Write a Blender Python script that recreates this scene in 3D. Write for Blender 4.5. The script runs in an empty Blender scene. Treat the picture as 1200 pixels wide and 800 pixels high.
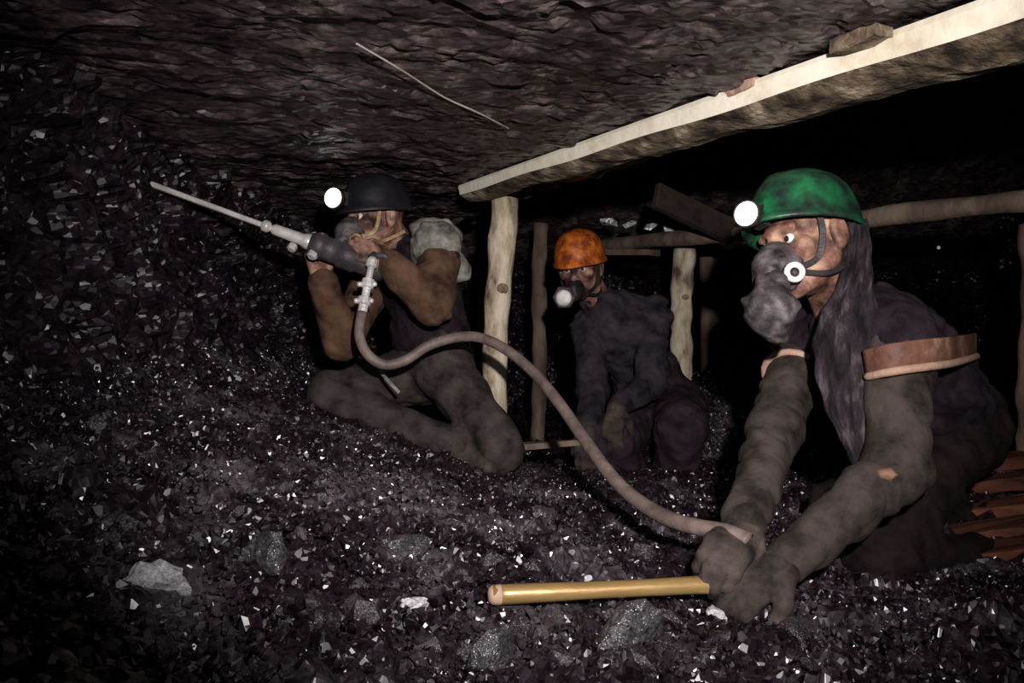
import bpy, bmesh, math, random
import numpy as np
from mathutils import Vector, Matrix

scene = bpy.context.scene
COL = scene.collection
random.seed(7); RNG = np.random.default_rng(7)

# ------------------------------------------------------------------ camera
F = 1200 * 28 / 36.0
CZ = 0.5
cam = bpy.data.cameras.new('camera'); cam.lens = 28; cam.sensor_width = 36; cam.clip_start = 0.02
camo = bpy.data.objects.new('camera', cam); COL.objects.link(camo)
camo.location = (0, 0, CZ); camo.rotation_euler = (math.pi / 2, 0, 0)
scene.camera = camo

# ------------------------------------------------------------------ world + flash
w = bpy.data.worlds.new('world'); scene.world = w; w.use_nodes = True
w.node_tree.nodes['Background'].inputs[0].default_value = (0.60, 0.26, 0.52, 1)
w.node_tree.nodes['Background'].inputs[1].default_value = 0.020
sl = bpy.data.lights.new('flash', 'SPOT'); sl.energy = 258; sl.spot_size = math.radians(81); sl.spot_blend = 1.0
sl.shadow_soft_size = 0.025; sl.color = (1.0, 0.94, 0.94)
so = bpy.data.objects.new('flash', sl); COL.objects.link(so)
so.location = (0.14, -0.10, 0.74)
so.rotation_euler = (Vector((0.16, 2.4, 0.76)) - so.location).to_track_quat('-Z', 'Y').to_euler()
vs = scene.view_settings
vs.view_transform = 'Standard'; vs.look = 'None'; vs.exposure = 0.0; vs.gamma = 1; vs.use_curve_mapping = False


def at(px, py, d):
    return np.array([(px - 600) / F * d, d, CZ + (400 - py) / F * d])


# ------------------------------------------------------------------ numpy noise
def _hash(ix, iy, iz, seed=0):
    h = (ix.astype(np.int64) * 374761393 + iy.astype(np.int64) * 668265263 + iz.astype(np.int64) * 2147483647 + seed * 974711) & 0xffffffff
    h = ((h ^ (h >> 13)) * 1274126177) & 0xffffffff
    h = ((h ^ (h >> 15)) * 2246822519) & 0xffffffff
    return ((h ^ (h >> 16)) & 0xffffff) / float(0xffffff)


def vnoise(x, y, z, seed=0):
    ix, iy, iz = np.floor(x), np.floor(y), np.floor(z)
    fx, fy, fz = x - ix, y - iy, z - iz
    fx, fy, fz = [t * t * (3 - 2 * t) for t in (fx, fy, fz)]
    r = 0
    for a in (0, 1):
        for b in (0, 1):
            for c in (0, 1):
                wgt = (fx if a else 1 - fx) * (fy if b else 1 - fy) * (fz if c else 1 - fz)
                r = r + wgt * _hash(ix + a, iy + b, iz + c, seed)
    return r * 2 - 1


def fbm(x, y, z, oct=3, seed=0):
    r, a, f = 0, 1.0, 1.0
    for i in range(oct):
        r = r + a * vnoise(x * f, y * f, z * f, seed + i); a *= .5; f *= 2.03
    return r


def facets(u, v, size, tilt, step, seed):
    """broken-rock relief: every voronoi cell is a flat plane of its own height and tilt"""
    U, V = u / size, v / size
    iu, iv = np.floor(U), np.floor(V)
    best = np.full(U.shape, 1e9); out = np.zeros(U.shape)
    z0 = np.zeros(U.shape)
    for a in (-1, 0, 1):
        for b in (-1, 0, 1):
            cu, cv = iu + a, iv + b
            px = cu + _hash(cu, cv, z0, seed); py = cv + _hash(cu, cv, z0, seed + 1)
            du, dv = U - px, V - py
            d = du * du + dv * dv
            tx = (_hash(cu, cv, z0, seed + 2) - .5) * 2 * tilt; ty = (_hash(cu, cv, z0, seed + 3) - .5) * 2 * tilt
            hgt = (_hash(cu, cv, z0, seed + 4) - .5) * 2 * step + size * (tx * du + ty * dv)
            m = d < best
            best = np.where(m, d, best); out = np.where(m, hgt, out)
    return out


def sstep(a, b, x):
    t = np.clip((x - a) / (b - a), 0, 1); return t * t * (3 - 2 * t)


# ------------------------------------------------------------------ materials
def nodes_of(name):
    m = bpy.data.materials.new(name); m.use_nodes = True
    nt = m.node_tree; return m, nt, nt.nodes['Principled BSDF']


def ramp(nt, fac, stops):
    r = nt.nodes.new('ShaderNodeValToRGB')
    e = r.color_ramp.elements
    while len(e) < len(stops): e.new(0.5)
    for k, (p, c) in enumerate(stops):
        e[k].position = p; e[k].color = (*c, 1)
    nt.links.new(fac, r.inputs[0]); return r.outputs[0]


def noise_fac(nt, scale, detail=5, rough=.6, stretch=None, dist=0.0):
    tc = nt.nodes.new('ShaderNodeTexCoord'); v = tc.outputs['Object']
    if stretch:
        mp = nt.nodes.new('ShaderNodeMapping'); mp.inputs['Scale'].default_value = stretch
        nt.links.new(v, mp.inputs[0]); v = mp.outputs[0]
    n = nt.nodes.new('ShaderNodeTexNoise'); n.inputs['Scale'].default_value = scale
    n.inputs['Detail'].default_value = detail; n.inputs['Roughness'].default_value = rough
    n.inputs['Distortion'].default_value = dist
    nt.links.new(v, n.inputs['Vector']); return n.outputs['Fac']


def mat_noise(name, stops, scale=12, rough=.8, bump=.2, bscale=60, stretch=None, spec=.3, metal=0, dist=0, bdist=.01):
    m, nt, b = nodes_of(name)
    f = noise_fac(nt, scale, stretch=stretch, dist=dist)
    nt.links.new(ramp(nt, f, stops), b.inputs['Base Color'])
    b.inputs['Roughness'].default_value = rough; b.inputs['Specular IOR Level'].default_value = spec
    b.inputs['Metallic'].default_value = metal
    if bump:
        bn = nt.nodes.new('ShaderNodeBump'); bn.inputs['Strength'].default_value = bump; bn.inputs['Distance'].default_value = bdist
        nt.links.new(noise_fac(nt, bscale, stretch=stretch), bn.inputs['Height'])
        nt.links.new(bn.outputs[0], b.inputs['Normal'])
    return m


def mat_coal(name, c0, c1, rough=.33, jitter=.9, cell=90, spec=.6, stretch=None, dust=None, dscale=3.0):
    """coal: black body, crystal faces that each look their own way"""
    m, nt, b = nodes_of(name)
    L = nt.links
    nt_f = noise_fac(nt, 9, 6, .7)
    base = ramp(nt, nt_f, [(.35, c0), (.68, c1)])
    if dust:
        mx = nt.nodes.new('ShaderNodeMix'); mx.data_type = 'RGBA'
        mx.inputs[7].default_value = (*dust, 1); L.new(base, mx.inputs[6])
        dn_ = ramp(nt, noise_fac(nt, dscale, 6, .72, dist=.6), [(.50, (0, 0, 0)), (.66, (1, 1, 1))]); L.new(dn_, mx.inputs[0]); base = mx.outputs[2]
    L.new(base, b.inputs['Base Color'])
    tc = nt.nodes.new('ShaderNodeTexCoord'); v = tc.outputs['Object']
    if stretch:
        mp = nt.nodes.new('ShaderNodeMapping'); mp.inputs['Scale'].default_value = stretch
        L.new(v, mp.inputs[0]); v = mp.outputs[0]
    vo = nt.nodes.new('ShaderNodeTexVoronoi'); vo.inputs['Scale'].default_value = cell; L.new(v, vo.inputs['Vector'])
    sub = nt.nodes.new('ShaderNodeVectorMath'); sub.operation = 'SUBTRACT'; sub.inputs[1].default_value = (.5, .5, .5)
    L.new(vo.outputs['Color'], sub.inputs[0])
    sc = nt.nodes.new('ShaderNodeVectorMath'); sc.operation = 'SCALE'; sc.inputs['Scale'].default_value = jitter
    L.new(sub.outputs[0], sc.inputs[0])
    ge = nt.nodes.new('ShaderNodeNewGeometry')
    ad = nt.nodes.new('ShaderNodeVectorMath'); ad.operation = 'ADD'
    L.new(ge.outputs['Normal'], ad.inputs[0]); L.new(sc.outputs[0], ad.inputs[1])
    no = nt.nodes.new('ShaderNodeVectorMath'); no.operation = 'NORMALIZE'; L.new(ad.outputs[0], no.inputs[0])
    L.new(no.outputs[0], b.inputs['Normal'])
    rr = nt.nodes.new('ShaderNodeMapRange'); rr.inputs['To Min'].default_value = rough - .12; rr.inputs['To Max'].default_value = rough + .25
    L.new(noise_fac(nt, 30, 3), rr.inputs['Value']); L.new(rr.outputs[0], b.inputs['Roughness'])
    b.inputs['Specular IOR Level'].default_value = spec
    return m


M = {}
M['coal'] = mat_coal('coal', (.004, .002, .0033), (.024, .0135, .020), rough=.25, jitter=1.2, cell=85, spec=1.0, dust=(.098, .084, .094), dscale=3.6)
M['coal_face'] = mat_coal('coal_face', (.005, .0025, .0045), (.022, .013, .019), rough=.32, cell=60, jitter=1.0, spec=.5)
M['coal_grey'] = mat_coal('coal_grey', (.008, .007, .008), (.13, .125, .13), rough=.2, cell=95, spec=1, jitter=1.1)
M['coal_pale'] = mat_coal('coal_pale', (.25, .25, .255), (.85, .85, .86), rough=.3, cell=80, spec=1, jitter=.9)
M['roof'] = mat_coal('roof_rock', (.010, .0052, .0075), (.062, .042, .044), dust=(.16, .122, .115), dscale=7.0, rough=.34, cell=34, jitter=.62, spec=.75, stretch=(1, 2.8, 1))
M['wood_pale'] = mat_noise('pale_sawn_wood', [(.30, (.62, .53, .38)), (.5, (.85, .79, .63)), (.75, (.92, .88, .75))], 7, .75, .25, 40, (1, 1, 1))
M['wood_bark'] = mat_noise('dirty_bark_wood', [(.36, (.025, .017, .012)), (.52, (.15, .11, .07)), (.70, (.5, .41, .29))], 12, .85, .6, 30, (1, 1, 1), bdist=.02)
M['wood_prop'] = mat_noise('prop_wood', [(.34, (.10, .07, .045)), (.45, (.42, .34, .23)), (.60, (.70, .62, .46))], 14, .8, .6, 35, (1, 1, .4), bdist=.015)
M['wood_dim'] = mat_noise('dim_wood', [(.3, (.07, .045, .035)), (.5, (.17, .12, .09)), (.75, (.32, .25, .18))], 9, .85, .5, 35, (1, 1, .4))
M['wood_red'] = mat_noise('red_board_wood', [(.34, (.03, .010, .006)), (.52, (.12, .042, .022)), (.75, (.26, .10, .05))], 9, .8, .4, 30, (.5, 2, 2))
M['wood_handle'] = mat_noise('polished_handle_wood', [(.3, (.30, .17, .05)), (.6, (.50, .33, .13)), (.8, (.62, .45, .22))], 6, .36, .1, 30, (.4, 3, 3), spec=1.0, metal=.45)
M['skin'] = mat_noise('sooty_skin', [(.36, (.035, .018, .016)), (.50, (.20, .095, .065)), (.66, (.50, .32, .21))], 15, .55, .25, 90, spec=.4)
M['skin_dark'] = mat_noise('coal_black_skin', [(.36, (.045, .028, .024)), (.52, (.15, .085, .06)), (.70, (.32, .2, .14))], 14, .5, .25, 90, spec=.4)
def cloth(n, a, b_, c=None, s=14): return mat_noise(n, [(.32, a), (.56, b_), (.78, c or tuple(min(1, x * 1.5) for x in b_))], s, .9, .5, 70, spec=.15, bdist=.006)
M['shirt_purple'] = cloth('dark_purple_cloth', (.005, .003, .005), (.021, .014, .020))
M['sleeve_grey'] = cloth('dusty_sleeve_cloth', (.013, .0098, .009), (.058, .045, .040))
M['shirt_mid'] = cloth('dim_grey_violet_cloth', (.009, .007, .010), (.042, .034, .043))
M['trouser_violet'] = cloth('violet_trouser_cloth', (.010, .006, .009), (.036, .024, .032))
M['sleeve_brown'] = cloth('brown_sleeve_cloth', (.035, .02, .013), (.12, .066, .042))
M['trouser_grey'] = cloth('dusty_trouser_cloth', (.014, .011, .010), (.060, .048, .045))
M['trouser_dark'] = cloth('dark_trouser_cloth', (.004, .0022, .0025), (.016, .010, .010))
M['cloth_pale'] = cloth('pale_grey_cloth', (.05, .05, .042), (.22, .215, .185), (.45, .43, .37), 22)
M['scarf'] = mat_noise('black_scarf_cloth', [(.36, (.004, .003, .004)), (.54, (.024, .018, .022)), (.72, (.10, .082, .088))], 34, .9, .9, 60, (1, 1, .35), spec=.2, bdist=.012)
M['leather'] = mat_noise('brown_leather', [(.3, (.06, .025, .015)), (.55, (.19, .09, .06)), (.8, (.45, .33, .22))], 10, .6, .3, 60)
M['hem'] = mat_noise('pale_rolled_edge', [(.3, (.28, .15, .10)), (.6, (.5, .34, .25)), (.8, (.62, .52, .36))], 14, .7, .3, 60)
M['boot'] = mat_noise('dusty_boot_rubber', [(.3, (.02, .016, .014)), (.7, (.09, .07, .055))], 14, .6, .3, 60)
M['rubber'] = mat_noise('grey_rubber', [(.36, (.016, .013, .014)), (.52, (.065, .054, .056)), (.74, (.19, .165, .165))], 26, .55, .25, 70, spec=.4)
M['glove'] = cloth('sooty_glove_cloth', (.014, .011, .011), (.062, .047, .042), (.12, .09, .075), 20)
M['wood_black'] = mat_noise('dark_plank_wood', [(.3, (.012, .008, .007)), (.7, (.05, .034, .028))], 9, .85, .4, 35)  # darker wood tone for the plank below the roof
M['rubber_black'] = mat_noise('black_rubber', [(.3, (.008, .007, .008)), (.7, (.03, .025, .027))], 22, .55, .2, 70, spec=.4)
M['hose'] = mat_noise('brown_hose_rubber', [(.3, (.085, .058, .05)), (.6, (.2, .15, .13)), (.8, (.3, .24, .21))], 20, .55, .2, 80, spec=.4)
M['ochre'] = mat_noise('ochre_straps', [(.35, (.16, .10, .04)), (.55, (.46, .34, .17)), (.75, (.8, .70, .5))], 20, .6, .2, 70)
M['steel'] = mat_noise('scratched_steel', [(.3, (.45, .42, .40)), (.7, (.88, .85, .82))], 20, .35, .2, 60, metal=.25)
M['steel_dark'] = mat_noise('dark_drill_steel', [(.3, (.03, .026, .028)), (.7, (.11, .10, .105))], 16, .5, .2, 60, metal=.3)
M['white_valve'] = mat_noise('white_valve_plastic', [(.35, (.5, .48, .46)), (.65, (.85, .84, .82))], 30, .5, .1, 60)
M['green'] = mat_noise('green_helmet_plastic', [(.42, (.012, .020, .018)), (.54, (.010, .075, .030)), (.68, (.012, .17, .06))], 12, .42, .15, 50, spec=.4)
M['orange'] = mat_noise('orange_helmet_plastic', [(.36, (.16, .035, .012)), (.52, (.45, .10, .014)), (.7, (.7, .24, .04))], 26, .5, .15, 50)
M['helmet_dark'] = mat_noise('black_helmet_plastic', [(.3, (.005, .005, .007)), (.7, (.018, .017, .021))], 12, .5, .15, 50)
M['eye_white'] = mat_noise('eye_white', [(.3, (.6, .55, .52)), (.7, (.8, .76, .73))], 30, .2, 0)
M['wire'] = mat_noise('pale_wire', [(.3, (.18, .15, .13)), (.7, (.55, .48, .42))], 9, .5, 0)


def mat_emit(name, col, s):
    m, nt, b = nodes_of(name)
    f = noise_fac(nt, 5, 1)
    nt.links.new(ramp(nt, f, [(0, tuple(x * .97 for x in col)), (1, col)]), b.inputs['Emission Color'])
    b.inputs['Emission Strength'].default_value = s; b.inputs['Base Color'].default_value = (.8, .8, .8, 1)
    return m


M['lamp'] = mat_emit('lit_cap_lamp', (1, .99, .97), 4)
M['lamp_far'] = mat_emit('far_lamp', (.9, .95, 1), .22)


# ------------------------------------------------------------------ object helpers
def mesh_np(name, verts, faces, n=None):
    """verts (N,3), faces (K,n) array"""
    me = bpy.data.meshes.new(name)
    verts = np.ascontiguousarray(verts, dtype=np.float32); faces = np.ascontiguousarray(faces, dtype=np.int32)
    k, n = faces.shape
    me.vertices.add(len(verts)); me.vertices.foreach_set('co', verts.ravel())
    me.loops.add(k * n); me.loops.foreach_set('vertex_index', faces.ravel())
    me.polygons.add(k); me.polygons.foreach_set('loop_start', np.arange(0, k * n, n, dtype=np.int32))
    me.polygons.foreach_set('use_smooth', np.zeros(k, dtype=bool))
    me.update(calc_edges=True); me.validate()
    return me


def link(name, me, mat=None, parent=None, smooth=False):
    if mat is not None and not me.materials:
        for m in (mat if isinstance(mat, (list, tuple)) else [mat]): me.materials.append(M[m])
    if smooth: me.polygons.foreach_set('use_smooth', np.ones(len(me.polygons), dtype=bool)); me.update()
    o = bpy.data.objects.new(name, me); COL.objects.link(o)
    if parent is not None:
        o.parent = parent
        o.matrix_parent_inverse = parent_world(parent).inverted()
    return o


def parent_world(p):
    m = p.matrix_basis.copy()
    q = p
    while q.parent is not None:
        m = q.parent.matrix_basis @ q.matrix_parent_inverse @ m if False else (parent_world(q.parent) @ q.matrix_parent_inverse @ q.matrix_basis)
        break
    return m


def tag(o, label=None, cat=None, group=None, kind=None):
    if label: o['label'] = label
    if cat: o['category'] = cat
    if group: o['group'] = group
    if kind: o['kind'] = kind
    return o


def thing(name, label, cat, loc, group=None):
    o = bpy.data.objects.new(name, None); COL.objects.link(o)
    o.location = tuple(float(v) for v in loc); o.empty_display_size = .05
    return tag(o, label, cat, group)


def bm_mesh(name, bm):
    me = bpy.data.meshes.new(name); bm.normal_update(); bm.to_mesh(me); bm.free(); return me


def frame_of(d):
    d = np.asarray(d, float); d = d / np.linalg.norm(d)
    a = np.array([0, 0, 1.0]) if abs(d[2]) < .9 else np.array([1.0, 0, 0])
    x = np.cross(a, d); x /= np.linalg.norm(x); y = np.cross(d, x)
    return x, y, d


def catmull(pts, n):
    pts = np.asarray(pts, float)
    P = np.vstack([2 * pts[0] - pts[1], pts, 2 * pts[-1] - pts[-2]])
    out = []
    for i in range(1, len(P) - 2):
        for t in np.linspace(0, 1, n, endpoint=False):
            a, b, c, d = P[i - 1], P[i], P[i + 1], P[i + 2]
            out.append(.5 * ((2 * b) + (-a + c) * t + (2 * a - 5 * b + 4 * c - d) * t * t + (-a + 3 * b - 3 * c + d) * t ** 3))
    out.append(P[-2]); return np.array(out)


def tube_mesh(name, path, radii, seg=12, cap=True, wob=0.0, seed=0):
    path = np.asarray(path, float); n = len(path)
    radii = np.broadcast_to(np.asarray(radii, float), (n,))
    T = np.gradient(path, axis=0); T /= np.linalg.norm(T, axis=1)[:, None]
    x, y, _ = frame_of(T[0]); V = []
    ang = np.linspace(0, 2 * math.pi, seg, endpoint=False)
    for i in range(n):
        x = x - T[i] * np.dot(x, T[i]); x /= np.linalg.norm(x); y = np.cross(T[i], x)
        r = radii[i]
        if wob:
            r = r * (1 + wob * vnoise(np.cos(ang) * 1.5 + 5, np.sin(ang) * 1.5 + 5, np.full(seg, i * .6), seed))
        V.append(path[i] + (np.cos(ang) * r)[:, None] * x + (np.sin(ang) * r)[:, None] * y)
    V = np.vstack(V); Fq = []
    for i in range(n - 1):
        for j in range(seg):
            k = (j + 1) % seg
            Fq.append((i * seg + j, i * seg + k, (i + 1) * seg + k, (i + 1) * seg + j))
    bm = bmesh.new(); vs_ = [bm.verts.new(v) for v in V]
    for f in Fq: bm.faces.new([vs_[q] for q in f])
    if cap:
        bm.faces.new(vs_[:seg][::-1]); bm.faces.new(vs_[-seg:])
    return bm_mesh(name, bm)


def lathe_mesh(name, origin, axis, prof, seg=20, sx=1.0, sy=1.0, X=None):
    """prof list of (distance along axis, radius)"""
    x, y, d = frame_of(axis)
    if X is not None: x = np.asarray(X, float); y = np.cross(d, x)
    o = np.asarray(origin, float); bm = bmesh.new(); rings = []
    for h, r in prof:
        if r < 1e-6: rings.append([bm.verts.new(o + d * h)])
        else: rings.append([bm.verts.new(o + d * h + x * (r * sx * math.cos(a)) + y * (r * sy * math.sin(a))) for a in np.linspace(0, 2 * math.pi, seg, endpoint=False)])
    for A, B in zip(rings[:-1], rings[1:]):
        if len(A) == 1 and len(B) == 1: continue
        for j in range(seg):
            k = (j + 1) % seg
            if len(A) == 1: bm.faces.new((A[0], B[k], B[j])) if False else bm.faces.new((A[0], B[j], B[k]))
            elif len(B) == 1: bm.faces.new((A[j], B[0], A[k]))
            else: bm.faces.new((A[j], B[j], B[k], A[k]))
    for R, rev in ((rings[0], False), (rings[-1], True)):
        if len(R) > 2: bm.faces.new(R if not rev else R[::-1])
    bmesh.ops.recalc_face_normals(bm, faces=bm.faces)
    return bm_mesh(name, bm)


def box_mesh(name, a, b, w_, h_, bev=.004, up=(0, 0, 1), wob=.0, cuts=0):
    """plank from a to b, width w_, thickness h_"""
    a, b = np.asarray(a, float), np.asarray(b, float); d = b - a; L = np.linalg.norm(d); d /= L
    u = np.asarray(up, float); u = u - d * np.dot(u, d); u /= np.linalg.norm(u); s = np.cross(u, d)
    bm = bmesh.new(); bmesh.ops.create_cube(bm, size=1)
    if cuts:
        es = [e for e in bm.edges if abs(e.verts[0].co.x - e.verts[1].co.x) > .5]
        bmesh.ops.subdivide_edges(bm, edges=es, cuts=cuts)
    bmesh.ops.bevel(bm, geom=[e for e in bm.edges if e.calc_face_angle(0) > .5], offset=.02, segments=1, affect='EDGES')
    for v in bm.verts:
        c = v.co.copy()
        jit = wob * (random.random() - .5), wob * (random.random() - .5)
        v.co = a + d * (c.x + .5) * L + s * (c.y * w_ + jit[0]) + u * (c.z * h_ + jit[1])
    bmesh.ops.recalc_face_normals(bm, faces=bm.faces)
    return bm_mesh(name, bm)


# ------------------------------------------------------------------ signed-distance modelling for bodies and cloth
class SDF:
    def __init__(s): s.p = []
    def cone(s, a, b, ra, rb, k=.02, sub=False): s.p.append(('c', np.asarray(a, float), np.asarray(b, float), ra, rb, k, sub)); return s
    def ell(s, c, R, r, k=.02, sub=False): s.p.append(('e', np.asarray(c, float), np.asarray(R, float), np.asarray(r, float), 0, k, sub)); return s

    def mesh(s, name, h, wr=None, seed=0):
        lo, hi = np.full(3, 1e9), np.full(3, -1e9); bbs = []
        for q in s.p:
            if q[0] == 'c':
                r = max(q[3], q[4]); l, u = np.minimum(q[1], q[2]) - r, np.maximum(q[1], q[2]) + r
            else:
                r = max(q[3]); l, u = q[1] - r, q[1] + r
            bbs.append((l, u)); lo = np.minimum(lo, l); hi = np.maximum(hi, u)
        lo -= .03; hi += .03
        n = np.ceil((hi - lo) / h).astype(int) + 1
        D = np.full(n, .05, np.float32)
        ax = [lo[i] + h * np.arange(n[i]) for i in range(3)]
        for q, (l, u) in zip(s.p, bbs):
            pad = q[5] + .028
            i0 = np.maximum(((l - pad - lo) / h).astype(int), 0); i1 = np.minimum(((u + pad - lo) / h).astype(int) + 2, n)
            sl_ = tuple(slice(a, b) for a, b in zip(i0, i1))
            X, Y, Z = ax[0][sl_[0]][:, None, None], ax[1][sl_[1]][None, :, None], ax[2][sl_[2]][None, None, :]
            if q[0] == 'c':
                a, b = q[1], q[2]; ba = b - a; bb = max(ba @ ba, 1e-9)
                t = np.clip(((X - a[0]) * ba[0] + (Y - a[1]) * ba[1] + (Z - a[2]) * ba[2]) / bb, 0, 1)
                d = np.sqrt((X - a[0] - t * ba[0]) ** 2 + (Y - a[1] - t * ba[1]) ** 2 + (Z - a[2] - t * ba[2]) ** 2) - (q[3] + (q[4] - q[3]) * t)
            else:
                c, R, r = q[1], q[2], q[3]
                l_ = [(X - c[0]) * R[i][0] + (Y - c[1]) * R[i][1] + (Z - c[2]) * R[i][2] for i in range(3)]
                k0 = np.sqrt(sum((l_[i] / r[i]) ** 2 for i in range(3))); k1 = np.sqrt(sum((l_[i] / r[i] ** 2) ** 2 for i in range(3))) + 1e-9
                d = k0 * (k0 - 1) / k1
            d = np.minimum(d, .05); cur = D[sl_]; k = q[5]
            if q[6]:
                d = -d; hh = np.clip(.5 - .5 * (d - cur) / k * -1 - 0, 0, 1)
                hh = np.clip(.5 + .5 * (d - cur) / k, 0, 1); D[sl_] = cur * (1 - hh) + d * hh + k * hh * (1 - hh)
            else:
                hh = np.clip(.5 + .5 * (d - cur) / k, 0, 1); D[sl_] = d * (1 - hh) + cur * hh - k * hh * (1 - hh)
        if wr:
            amp, sc = wr
            band = np.abs(D) < .03
            I = np.nonzero(band)
            x, y, z = ax[0][I[0]], ax[1][I[1]], ax[2][I[2]]
            f = fbm(x / sc, y / sc, z / sc * 1.3 + x / sc * .6, 2, seed)
            D[I] += (amp * (1 - 2.2 * np.abs(f))).astype(np.float32)
        return surface_nets(name, D, lo, h)


def surface_nets(name, D, lo, h):
    S = D < 0
    nx, ny, nz = np.array(D.shape) - 1
    c = np.zeros((nx, ny, nz), np.int8)
    off = [(a, b, d) for a in (0, 1) for b in (0, 1) for d in (0, 1)]
    for a, b, d in off: c += S[a:a + nx, b:b + ny, d:d + nz]
    I = np.nonzero((c > 0) & (c < 8)); N = len(I[0])
    idx = np.full((nx, ny, nz), -1, np.int64); idx[I] = np.arange(N)
    acc = np.zeros((N, 3)); cnt = np.zeros(N)
    vals = {o: D[I[0] + o[0], I[1] + o[1], I[2] + o[2]] for o in off}
    for a in off:
        for axis in range(3):
            if a[axis]: continue
            b = list(a); b[axis] = 1; b = tuple(b)
            va, vb = vals[a], vals[b]; m = (va < 0) != (vb < 0)
            t = np.where(m, va / np.where(m, va - vb, 1), 0)
            p = np.tile(np.array(a, float), (N, 1)); p[:, axis] += t
            acc[m] += p[m]; cnt[m] += 1
    V = lo + h * (np.stack(I, 1) + acc / cnt[:, None])
    Q = []
    for axis in range(3):
        u, v = [(1, 2), (2, 0), (0, 1)][axis]
        sa = [slice(None)] * 3; sb = [slice(None)] * 3; sa[axis] = slice(0, -1); sb[axis] = slice(1, None)
        A, B = S[tuple(sa)], S[tuple(sb)]
        E = np.stack(np.nonzero(A != B), 1)
        E = E[(E[:, u] > 0) & (E[:, v] > 0) & (E[:, u] < D.shape[u] - 1) & (E[:, v] < D.shape[v] - 1)]
        fl = A[E[:, 0], E[:, 1], E[:, 2]]
        q = []
        for du, dv in ((-1, -1), (0, -1), (0, 0), (-1, 0)):
            e = E.copy(); e[:, u] += du; e[:, v] += dv; q.append(idx[e[:, 0], e[:, 1], e[:, 2]])
        q = np.stack(q, 1); q[~fl] = q[~fl][:, ::-1]; Q.append(q)
    return mesh_np(name, V, np.vstack(Q))


# ------------------------------------------------------------------ SETTING
def heap(x, y):
    x = np.asarray(x, float); y = np.asarray(y, float)
    l = np.log1p(np.exp((-x - .02) / .12)) * .12            # soft max(0,-x)
    h_ = .015 + .40 * l + .35 * np.maximum(0, -x - .85)
    h_ = h_ * (1 - .25 * sstep(2.0, .8, y))
    h_ = h_ - .10 * sstep(2.6, 3.6, y) * sstep(-.6, .0, x)
    h_ = h_ + .42 * np.exp(-(((x - .98) / .36) ** 2 + ((y - 4.05) / .5) ** 2))
    h_ = h_ + .05 * np.exp(-(((x + .02) / .3) ** 2 + ((y - 2.1) / .4) ** 2))
    h_ = h_ + .10 * np.exp(-(((x - 1.5) / .45) ** 2 + ((y - 2.5) / .3) ** 2))
    h_ = h_ + .022 * fbm(x / .35, y / .35, x * 0 + 3.3, 2, 5)
    return h_


def grid_faces(nu, nv):
    i = np.arange(nu - 1)[:, None] * nv + np.arange(nv - 1)[None, :]
    i = i.ravel(); return np.stack([i, i + nv, i + nv + 1, i + 1], 1)


def tri(q): return np.vstack([q[:, [0, 1, 2]], q[:, [0, 2, 3]]])


# floor of broken coal
gx = np.concatenate([np.arange(-1.7, -1.1, .03), np.arange(-1.1, 1.0, .0125), np.arange(1.0, 3.4, .04)]); gy = np.concatenate([np.arange(-.6, .7, .06), np.arange(.7, 2.0, .0115), np.arange(2.0, 3.4, .0165), np.arange(3.4, 7.05, .05)])
U, Vv = np.meshgrid(gx, gy, indexing='ij'); U = U + RNG.uniform(-.004, .004, U.shape); Vv = Vv + RNG.uniform(-.004, .004, U.shape)
Zf = heap(U, Vv) + facets(U, Vv, .16, .35, .020, 11) * .6 + facets(U, Vv, .06, .55, .012, 21) + RNG.uniform(-.006, .006, U.shape)
me = mesh_np('floor', np.stack([U.ravel(), Vv.ravel(), Zf.ravel()], 1), tri(grid_faces(len(gx), len(gy))))
tag(link('floor', me, 'coal'), kind='structure', label='mine floor heaped with broken black coal')

# coal face on the left
gy = np.arange(-.6, 7.05, .0165); gz = np.arange(-.2, 1.62, .0165)
U, Vv = np.meshgrid(gy, gz, indexing='ij'); U = U + RNG.uniform(-.005, .005, U.shape); Vv = Vv + RNG.uniform(-.005, .005, U.shape)
Xw = -1.06 + .05 * fbm(U / .6, Vv / .6, U * 0, 2, 31) + .10 * sstep(3.4, 4.4, U) - .25 * sstep(.9, .1, U) + .10 * sstep(.9, .3, Vv) \
    + facets(U, Vv, .20, .35, .035, 41) + facets(U, Vv, .075, .55, .016, 51) + RNG.uniform(-.005, .005, U.shape)
me = mesh_np('wall_left', np.stack([Xw.ravel(), U.ravel(), Vv.ravel()], 1), tri(grid_faces(len(gy), len(gz))))
tag(link('wall_left', me, 'coal_face'), kind='structure', label='rough black coal face on the left')


def roof_z(x, y):
    # lower roof on the working side of the front beam, an added rise beyond it keeps that part dark
    side = (x - 0.0) * .884 + (y - 3.0) * .468          # distance past the beam line
    return 1.112 + .012 * fbm(x / .5, y / .5, x * 0 + 1.7, 2, 61) + .75 * sstep(.22, .60, side) * sstep(6.2, 4.4, y)


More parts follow.
